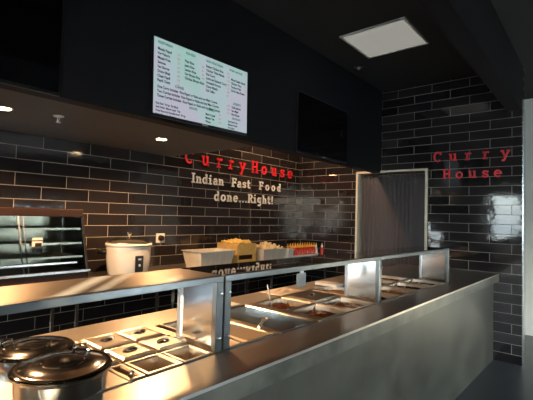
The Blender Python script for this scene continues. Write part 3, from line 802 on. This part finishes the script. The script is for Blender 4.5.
spoon((-1.29, .79, ZK-.03), (-1.215, .775, ZK+.022), 'bright spoon resting in the small pan beside the nearer pot', r=.006)
# --- well 2
pan(-1.695, -1.195, 1.216, 1.515, .065, 'wide shallow pan just right of the paired posts')
bar(1.535, .028, 'bar just left of the empty deep pan')
pan(-1.695, -1.195, 1.555, 1.855, .15, 'deep empty steel pan in the middle of the counter', mat_='panel_steel')
bar(1.885, .045, 'bar just right of the empty deep pan')
pan(-1.695, -1.445, 1.912, 2.215, .10, 'half-size pan of curry behind, with two upright spoons', food='curry', flabel='brown curry in the rear pan with the upright spoons', level=.35)
pan(-1.440, -1.195, 1.912, 2.215, .10, 'half-size curry pan right of the empty deep pan, front row', food='curry', flabel='brown curry in the front pan right of the empty deep pan', level=.35)
bar(2.228, .018, 'bar right of the curry pans with the upright spoons')
pan(-1.695, -1.445, 2.242, 2.53, .10, 'half-size pan hidden under the lid with the dark handle')
lid(-1.69, -1.45, 2.247, 2.525, 'wide pan lid with a dark handle recess, behind the second steel panel')
pan(-1.440, -1.195, 2.242, 2.53, .10, 'half-size curry pan next to the second steel panel', food='curry', flabel='dark red-brown curry left of the second steel panel', level=.3)
# --- well 3
ys = [2.605, 2.915, 3.23, 3.545]
for i, y in enumerate(ys):
    y2 = y+.295
    where = ['right behind the second steel panel', 'second from the second steel panel', 'second from the third steel panel', 'right before the third steel panel'][i]
    pan(-1.695, -1.445, y, y2, .10, 'rear half-size pan in the far well, '+where, food=['dahl', 'curry', 'curry', 'dahl'][i], flabel='food in the rear far-well pan, '+where, level=.3)
    pan(-1.440, -1.195, y, y2, .10, 'front half-size pan in the far well, '+where, food=['curry', 'dahl', 'curry', 'curry'][i], flabel='food in the front far-well pan, '+where, level=.3)
    if i: bar(y-.010, .017, 'far-well bar left of the pans '+where)
    wx = warp(Vector((-1.33, y+.15, 0))).x
    spoon((wx-.02, y+.12, ZK-.02), (wx+.05, y+.16, ZK+.06), 'serving spoon leaning in the front far-well pan, '+where)
spoon((-1.23, 1.36, ZK-.022), (-1.33, 1.30, ZK+.014), 'short spoon lying in the wide shallow pan')
spoon((-1.38, 1.66, ZK+.012), (-1.235, 1.45, ZK+.035), 'long spoon lying across the bar by the empty deep pan', bowl=True, r=.007)
spoon((-1.60, 2.00, ZK-.03), (-1.63, 1.985, ZK+.125), 'left upright spoon standing in the rear curry pan')
spoon((-1.53, 2.08, ZK-.03), (-1.50, 2.03, ZK+.035), 'short leaning spoon in the rear curry pan')
spoon((-1.36, 2.10, ZK-.03), (-1.30, 2.03, ZK+.030), 'spoon leaning in the front curry pan')

# things on the rear strip
o = obj('cutting_board', lambda b: box(b, -.085, .085, -.13, .13, 0, .012), 'white_plastic', loc=(-1.80, 1.70, ZK+.0012), bevel=.003)
o.rotation_euler = (0, 0, math.radians(-4)); tag(o, 'white board lying on the rear strip behind the empty deep pan', 'board')
def crump(b):
    rnd = random.Random(5); n = 16; g = []
    for a in range(n+1):
        g.append([b.verts.new(((a/n-.5)*.20, (q/n-.5)*.30, .004+.022*rnd.random()*math.sin(PI*a/n)*math.sin(PI*q/n)+.006*math.sin(a*1.3)*math.sin(PI*q/n)*math.sin(PI*a/n)+.004)) for q in range(n+1)])
    for a in range(n):
        for q in range(n): b.faces.new((g[a][q], g[a+1][q], g[a+1][q+1], g[a][q+1]))
o = obj('folded_cloth', crump, 'cloth', loc=(-1.80, 2.38, ZK-.0005), smooth=True)
o.modifiers.new('solid', 'SOLIDIFY').thickness = .003
tag(o, 'crumpled pale cloth on the rear strip of the counter', 'cloth')
o = obj('paper_pad', lambda b: box(b, -.10, .10, -.055, .055, 0, .022), 'paper', loc=(-1.70+.0, 2.86, ZK+.009), bevel=.002)
tag(o, 'white paper pad behind the second steel panel', 'paper pad')

# ------------------------------------------------------------------ sneeze guards (three modules)
ZS = 1.25
def guard(y0, y1, label, shelf_mat, xs=None, left_post=True):
    xa, xb = (-1.19, -1.19) if xs is None else xs
    t = thing('sneeze_guard', label, 'sneeze guard', ((xa+xb)/2, (y0+y1)/2, ZK+.0012))
    X = lambda y: xa+(xb-xa)*(y-y0)/(y1-y0)
    dp = .29; w = .028
    wobj('front_rail', lambda b: prism(b, [(X(y0)-w, y0), (X(y0), y0), (X(y1), y1), (X(y1)-w, y1)], 'z', ZS-.026, ZS), 'steel_rail', t, bevel=.002)
    wobj('shelf', lambda b: prism(b, [(X(y0)-dp, y0), (X(y0)-w, y0), (X(y1)-w, y1), (X(y1)-dp, y1)], 'z', ZS-.008, ZS), shelf_mat, t)
    for y, s in ((y0, 1), (y1, -1)):
        if y == y0 and not left_post: continue
        ya, yb = sorted((y, y+s*.036))
        x = X(y)
        p = wobj('post', lambda b: box(b, x-w, x, ya, yb, ZK+.0015, ZS-.026), 'steel_rail', t, bevel=.002)
        xm = x-.24
        wobj('rear_post', lambda b: (box(b, xm-.022, xm, ya+.008, yb-.008, ZK+.013, ZS-.008), box(b, xm-.03, xm+.008, ya+.002, yb-.002, ZK+.009, ZK+.013)), 'steel_dark', t)
        gm = (ya+yb)/2
        wobj('end_panel', lambda b: box(b, xm, x-w, gm-.003, gm+.003, ZK+.02, ZS-.03), 'panel_steel', t)
        for z in (ZK+.06, ZS-.07):
            obj('clip', lambda b: lathe(b, [(.0, .014), (.006, .013), (.007, 0)], seg=12), 'alu', t, smooth=True).matrix_local = Matrix.Translation(Vector((x, gm, z))-Vector(t.location)) @ Matrix.Rotation(PI/2, 4, 'Y')
    return t
guard(-.35, 1.166, 'left sneeze guard with a brushed steel shelf, in front of the display case', 'shelf_steel')
guard(1.176, 2.590, 'middle sneeze guard with a dark glass shelf reflecting the wall lettering', 'shelf_glass', (-1.19, -1.133))
guard(2.594, 3.90, 'far sneeze guard nearest the tiled end wall', 'shelf_glass', (-1.133, -1.06), left_post=False)

# hanging card under the middle guard
t = thing('hanging_card', 'pale card hanging on a clip under the middle glass shelf', 'card', (-1.47, 2.13, 1.045))
wobj('card', lambda b: box(b, -1.472, -1.469, 2.08, 2.18, 1.055, 1.14), 'card_grey', t)
wobj('clip', lambda b: box(b, -1.476, -1.466, 2.12, 2.15, 1.14, ZS-.009), 'steel_dark', t)

# ------------------------------------------------------------------ light
w = bpy.data.worlds.new('world'); S.world = w; w.use_nodes = True
nt = w.node_tree; bg = nt.nodes['Background']
sky = nt.nodes.new('ShaderNodeTexSky'); sky.sky_type = 'NISHITA'; sky.sun_disc = False
sky.sun_elevation = math.radians(35); sky.sun_rotation = math.radians(130); sky.air_density = 1.0; sky.dust_density = 3
mx = nt.nodes.new('ShaderNodeMix'); mx.data_type = 'RGBA'; mx.inputs['Factor'].default_value = .85
mx.inputs['B'].default_value = (.70, .88, 1.0, 1)
nt.links.new(sky.outputs[0], mx.inputs['A']); nt.links.new(mx.outputs['Result'], bg.inputs['Color'])
bg.inputs['Strength'].default_value = 13.0
sun = bpy.data.objects.new('sun', bpy.data.lights.new('sun', 'SUN')); COL.objects.link(sun)
sun.data.energy = 80; sun.data.color = (1, .86, .62); sun.data.angle = math.radians(.4)
el = math.radians(15)
sun.rotation_euler = Vector((math.cos(el)*.7071, -math.cos(el)*.7071, math.sin(el))).to_track_quat('Z', 'Y').to_euler()
def portal(loc, rot, sx, sy):
    l = bpy.data.lights.new('daylight_portal', 'AREA'); l.shape = 'RECTANGLE'; l.size = sx; l.size_y = sy
    l.cycles.is_portal = True
    o = bpy.data.objects.new('daylight_portal', l); COL.objects.link(o); o.location = loc; o.rotation_euler = rot
for a0, a1, z0, z1 in FW: portal(((a0+a1)/2, YF-.06, (z0+z1)/2), (PI/2, 0, 0), a1-a0, z1-z0)
for a0, a1, z0, z1 in RW: portal((XR+.13, (a0+a1)/2, (z0+z1)/2), (PI/2, 0, PI/2), a1-a0, z1-z0)

S.view_settings.view_transform = 'Standard'; S.view_settings.look = 'None'
S.view_settings.exposure = 0; S.view_settings.gamma = 1; S.view_settings.use_curve_mapping = False
S.cycles.max_bounces = 8; S.cycles.glossy_bounces = 4; S.cycles.diffuse_bounces = 4; S.cycles.transparent_max_bounces = 12
S.cycles.sample_clamp_indirect = 6; S.cycles.caustics_reflective = False; S.cycles.caustics_refractive = False
